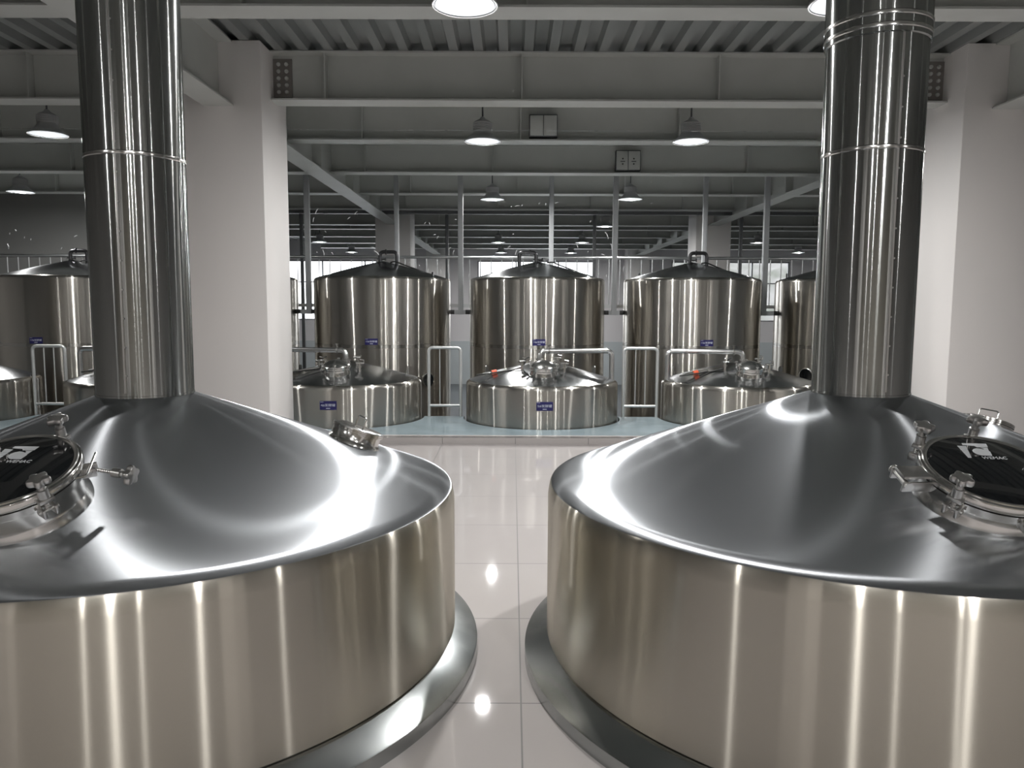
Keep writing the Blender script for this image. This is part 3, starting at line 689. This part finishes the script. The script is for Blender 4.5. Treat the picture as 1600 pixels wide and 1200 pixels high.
for i, X in enumerate((-2.095, 0.70, 3.47)):
    bm = new(); bevel_box(bm, -0.04, 0.04, -0.04, 0.04, 0, ZC + 1.6, 0.004)
    o = obj('steel_post', bm, 'post', loc=(X, 14.13, -1.6)); tag(o, 'light grey steel post rising behind the %s tall tank' % ['left', 'middle', 'right'][i] + ' numbered %d' % [15, 14, 13][i], 'post', 'light grey posts behind the tall tanks')
for i, X in enumerate((-3.70 * S, -1.15 * S, 1.435 * S, 4.0 * S)):
    bm = new(); bevel_box(bm, -0.033, 0.033, -0.033, 0.033, 0, ZC + 1.6 - 0.004, 0.003)
    o = obj('dark_post', bm, 'darkpost', loc=(X, 13.70 * S, -1.6)); tag(o, 'thin dark steel post %s' % ['close beside the left white pillar', 'behind the gap right of the tall tank numbered 15', 'behind the right shoulder of the tall tank numbered 14', 'behind the right shoulder of the tall tank numbered 13'][i], 'post', 'thin dark posts behind the tall tanks')
bm = new(); box(bm, -6.8, 9.3, 16.955, 17.08, SZ(3.105), BZ0); 
for k in range(12): box(bm, -6.8 + 1.35 * k, -6.75 + 1.35 * k, 16.95, 17.09, SZ(3.10), BZ0)
tag(obj('cable_tray', bm, 'darkpost', smooth=False), 'dark cable tray running under the fourth beam above the tall tanks', 'cable tray')

# ------------------------------------------------------------------ walkway and railing behind the tall tanks
bm = new(); box(bm, XL, XR, 14.2, 14.9, 1.50, 1.56); tag(obj('walkway', bm, 'rail', smooth=False), 'narrow steel walkway running behind the tall tanks', 'walkway')
t = thing('walkway_railing', 'long steel railing with thin balusters behind the tall tanks', 'railing', (0, 14.24, 1.56))
bm = new(); tube(bm, [(XL, 0, 0.85), (XR, 0, 0.85)], 0.028, 12); obj('top_rail', bm, 'rail', t)
x = XL + 0.1
while x < XR:
    bm = new(); tube(bm, [(x, 0, 0), (x, 0, 0.84)], 0.0095, 6); obj('baluster', bm, 'rail', t); x += 0.1965

# ------------------------------------------------------------------ switch boxes on the beams
t = thing('junction_box', 'grey double-door switch box on the second beam behind the pillars', 'switch box', (1.415 * S, 9.78 * S - 0.1, SZ(3.19)), 'switch boxes on the beams')
bm = new(); bevel_box(bm, -0.19, 0.19, -0.02, 0.094, 0.0, 0.31, 0.004); obj('box_body', bm, 'darkpost', t)
for s in (-1, 1):
    bm = new(); x0, x1 = sorted((s * 0.005, s * 0.18)); bevel_box(bm, x0, x1, -0.03, -0.02, 0.014, 0.296, 0.003); d = obj('box_door', bm, 'beam', t)
    bm = new()
    for zz in (0.10, 0.18): lathe(bm, [(0.012, 0), (0.012, 0.004), (0, 0.005)], 8, T(s * 0.085, -0.03, zz) @ RX(PI / 2))
    box(bm, s * 0.085 - 0.036, s * 0.085 + 0.036, -0.036, -0.03, 0.134, 0.144); obj('door_latch', bm, 'rubber', d, smooth=False)
t = thing('junction_box', 'plain dark switch box on the first beam behind the pillars', 'switch box', (0.30 * S, 7.91 * S - 0.1, SZ(3.195)), 'switch boxes on the beams')
bm = new(); bevel_box(bm, -0.175, 0.175, -0.02, 0.094, 0.0, 0.27, 0.004); obj('box_body', bm, 'darkpost', t)
for s in (-1, 1):
    bm = new(); x0, x1 = sorted((s * 0.004, s * 0.165)); bevel_box(bm, x0, x1, -0.03, -0.02, 0.014, 0.256, 0.003); obj('box_door', bm, 'beam', t)

# ------------------------------------------------------------------ pendant lamps
def lamp(x, y, z, label, group, top=None, r=0.165 * S):
    x *= S; y *= S; z = SZ(z)
    t = thing('pendant_lamp', label, 'lamp', (x, y, z), group); s = r / 0.165
    Q = Matrix.Scale(s, 4)
    bm = new(); lathe(bm, [(0.160, 0.004), (0.166, 0.002), (0.166, 0.010), (0.158, 0.016)], 48, Q); obj('lamp_rim', bm, 'lamp_rim', t)
    bm = new(); lathe(bm, [(0.150, 0.006), (0.160, 0.014), (0.135, 0.034), (0.105, 0.060), (0.088, 0.085), (0.082, 0.100), (0.0, 0.100)], 48, Q); obj('lamp_shade', bm, 'lamp_body', t)
    bm = new(); pr = [(0.0, 0.1005), (0.078, 0.1005), (0.078, 0.108)]
    for k in range(6): pr += [(0.088, 0.110 + 0.011 * k), (0.088, 0.116 + 0.011 * k), (0.080, 0.118 + 0.011 * k)]
    pr += [(0.07, 0.185), (0.03, 0.205), (0.018, 0.225), (0, 0.225)]
    lathe(bm, pr, 40, Q); obj('lamp_housing', bm, 'lamp_body', t)
    bm = new(); tube(bm, [(0, 0, 0.22 * s), (0, 0, (top or ZC + 0.07) - z)], 0.010, 10); obj('lamp_rod', bm, 'darkpost', t)
    bm = new(); lathe(bm, [(0.158, 0.009), (0.12, 0.004), (0.0, 0.002)], 48, Q); df = obj('diffuser', bm, 'lamp_glow', t)
    bm = new(); lathe(bm, [(0.058, 0.0018), (0.05, 0.0005), (0.0, 0.0)], 32, Q); obj('light_source', bm, 'lamp_core', df)
GV = 'pendant lamps of the hall'; GO = 'pendant lamps out of view'
vis = [(-0.245, 4.06, 3.035, 'large pendant lamp at the top edge left of centre'), (1.66, 4.06, 3.05, 'large pendant lamp at the top edge partly behind the right stack'),
       (-0.28, 7.3, 3.035, 'pendant lamp left of centre hanging just behind the bolted beam'), (1.64, 7.3, 3.04, 'pendant lamp right of centre hanging just behind the bolted beam'),
       (-0.285, 10.95, 3.0, 'pendant lamp hanging above the tall tank numbered 14'), (1.64, 10.95, 3.01, 'pendant lamp above the gap right of the tall tank numbered 14'),
       (1.72, 14.55, 3.0, 'pendant lamp touching the dark post above the tank numbered 14'),
       (-0.335, 18.3, 3.0, 'distant left pendant lamp above the vent pipe of the tank numbered 14'), (1.63, 18.3, 3.005, 'distant pendant lamp right of the vent pipe of the tank numbered 14'),
       (-0.32, 21.8, 3.0, 'farthest pendant lamp left of centre, low before the middle window'), (1.63, 21.8, 3.0, 'farthest pendant lamp right of centre, low before the middle window'),
       (-4.2, 7.15, 3.05, 'pendant lamp left of the left stack, the higher and larger one'), (-6.45, 10.3, 2.985, 'pendant lamp left of the left stack, the lower one at the picture edge'),
       (-4.53, 18.35, 3.0, 'distant pendant lamp beside the left white pillar, the nearer one'), (-4.5, 21.8, 3.0, 'distant pendant lamp left of the tank numbered 15, the farther one'),
       (5.68, 18.1, 3.0, 'distant pendant lamp above the right shoulder of the tank numbered 13'), (7.8, 21.3, 3.0, 'distant pendant lamp beside the right stack above the rear window')]
for x, y, z, lb in vis: lamp(x, y, z, lb, GV)
for x in (-4.4, -0.3, 1.63, 5.75):
    for y in (-4.8, -1.2): lamp(x, y, 3.03, 'pendant lamp hanging behind the viewpoint', GO)
for x, y in ((5.75, 7.3), (5.75, 10.95)): lamp(x, y, 3.03, 'pendant lamp hanging in a side bay out of view', GO + ' at the sides')

# ------------------------------------------------------------------ dried smudges on the glass partition
def smudges(glass, items):
    bm = new()
    for x, z, ln, a, wd in items:
        n = 5; pts = [(x + ln * (k / n - 0.5) * math.cos(a) - 0.09 * ln * math.sin(PI * k / n) * math.sin(a), 8.594, z + ln * (k / n - 0.5) * math.sin(a) + 0.09 * ln * math.sin(PI * k / n) * math.cos(a)) for k in range(n + 1)]
        tube(bm, pts, [wd * (0.35 + 0.65 * math.sin(PI * (k + 0.5) / (n + 1))) for k in range(n + 1)], 6)
    obj('smudges', bm, 'smudge', glass, smooth=False)
def on_glass(px, py):
    d = _F + _rt * ((px - 800) / 1204) - _up * ((py - 600) / 1204); q = 8.59 / d.y
    return d.x * q, EYE + d.z * q

PXS = [(495, 330, 14, 60), (490, 343, 10, 75), (508, 362, 5, -40), (505, 395, 14, -75), (519, 396, 6, -55), (495, 394, 3, 90), (556, 333, 10, 50), (545, 341, 8, 40), (588, 395, 14, -40), (583, 387, 9, -20),
       (664, 349, 7, 60), (671, 350, 8, -70), (679, 367, 6, 10), (684, 371, 8, 60), (712, 343, 4, 0), (703, 388, 7, 45), (709, 394, 10, 70), (669, 423, 9, 80), (678, 428, 11, 85), (688, 425, 12, -80), (695, 430, 12, 85), (733, 430, 7, 80),
       (799, 323, 4, 40), (808, 322, 10, 10), (816, 321, 5, 60), (843, 318, 5, 50), (853, 319, 4, 70), (802, 366, 4, 10), (795, 387, 11, 45), (807, 394, 12, 70),
       (870, 317, 7, 20), (923, 346, 5, 50), (948, 368, 16, -65), (955, 385, 14, -75), (942, 398, 8, -20), (919, 393, 4, 60), (902, 385, 7, -65), (975, 420, 14, 82), (1018, 318, 5, 15), (948, 431, 6, 80), (640, 410, 6, 40), (655, 415, 4, -60)]
it = []
for x, y, ln, a in PXS:
    X, Z = on_glass(x, y); it.append((X, Z, ln * 0.0052, R(a), 0.0042))
smudges(glass_mid, it)
it = []
for x, y, ln, a in [(15, 365, 3, 80), (24, 360, 3, -60), (38, 371, 3, 75), (48, 374, 3, 80), (118, 369, 6, 25), (12, 385, 9, -80), (96, 388, 4, 60)]:
    X, Z = on_glass(x, y); it.append((X, Z, ln * 0.0066, R(a), 0.0045))
smudges(glass_left, it)
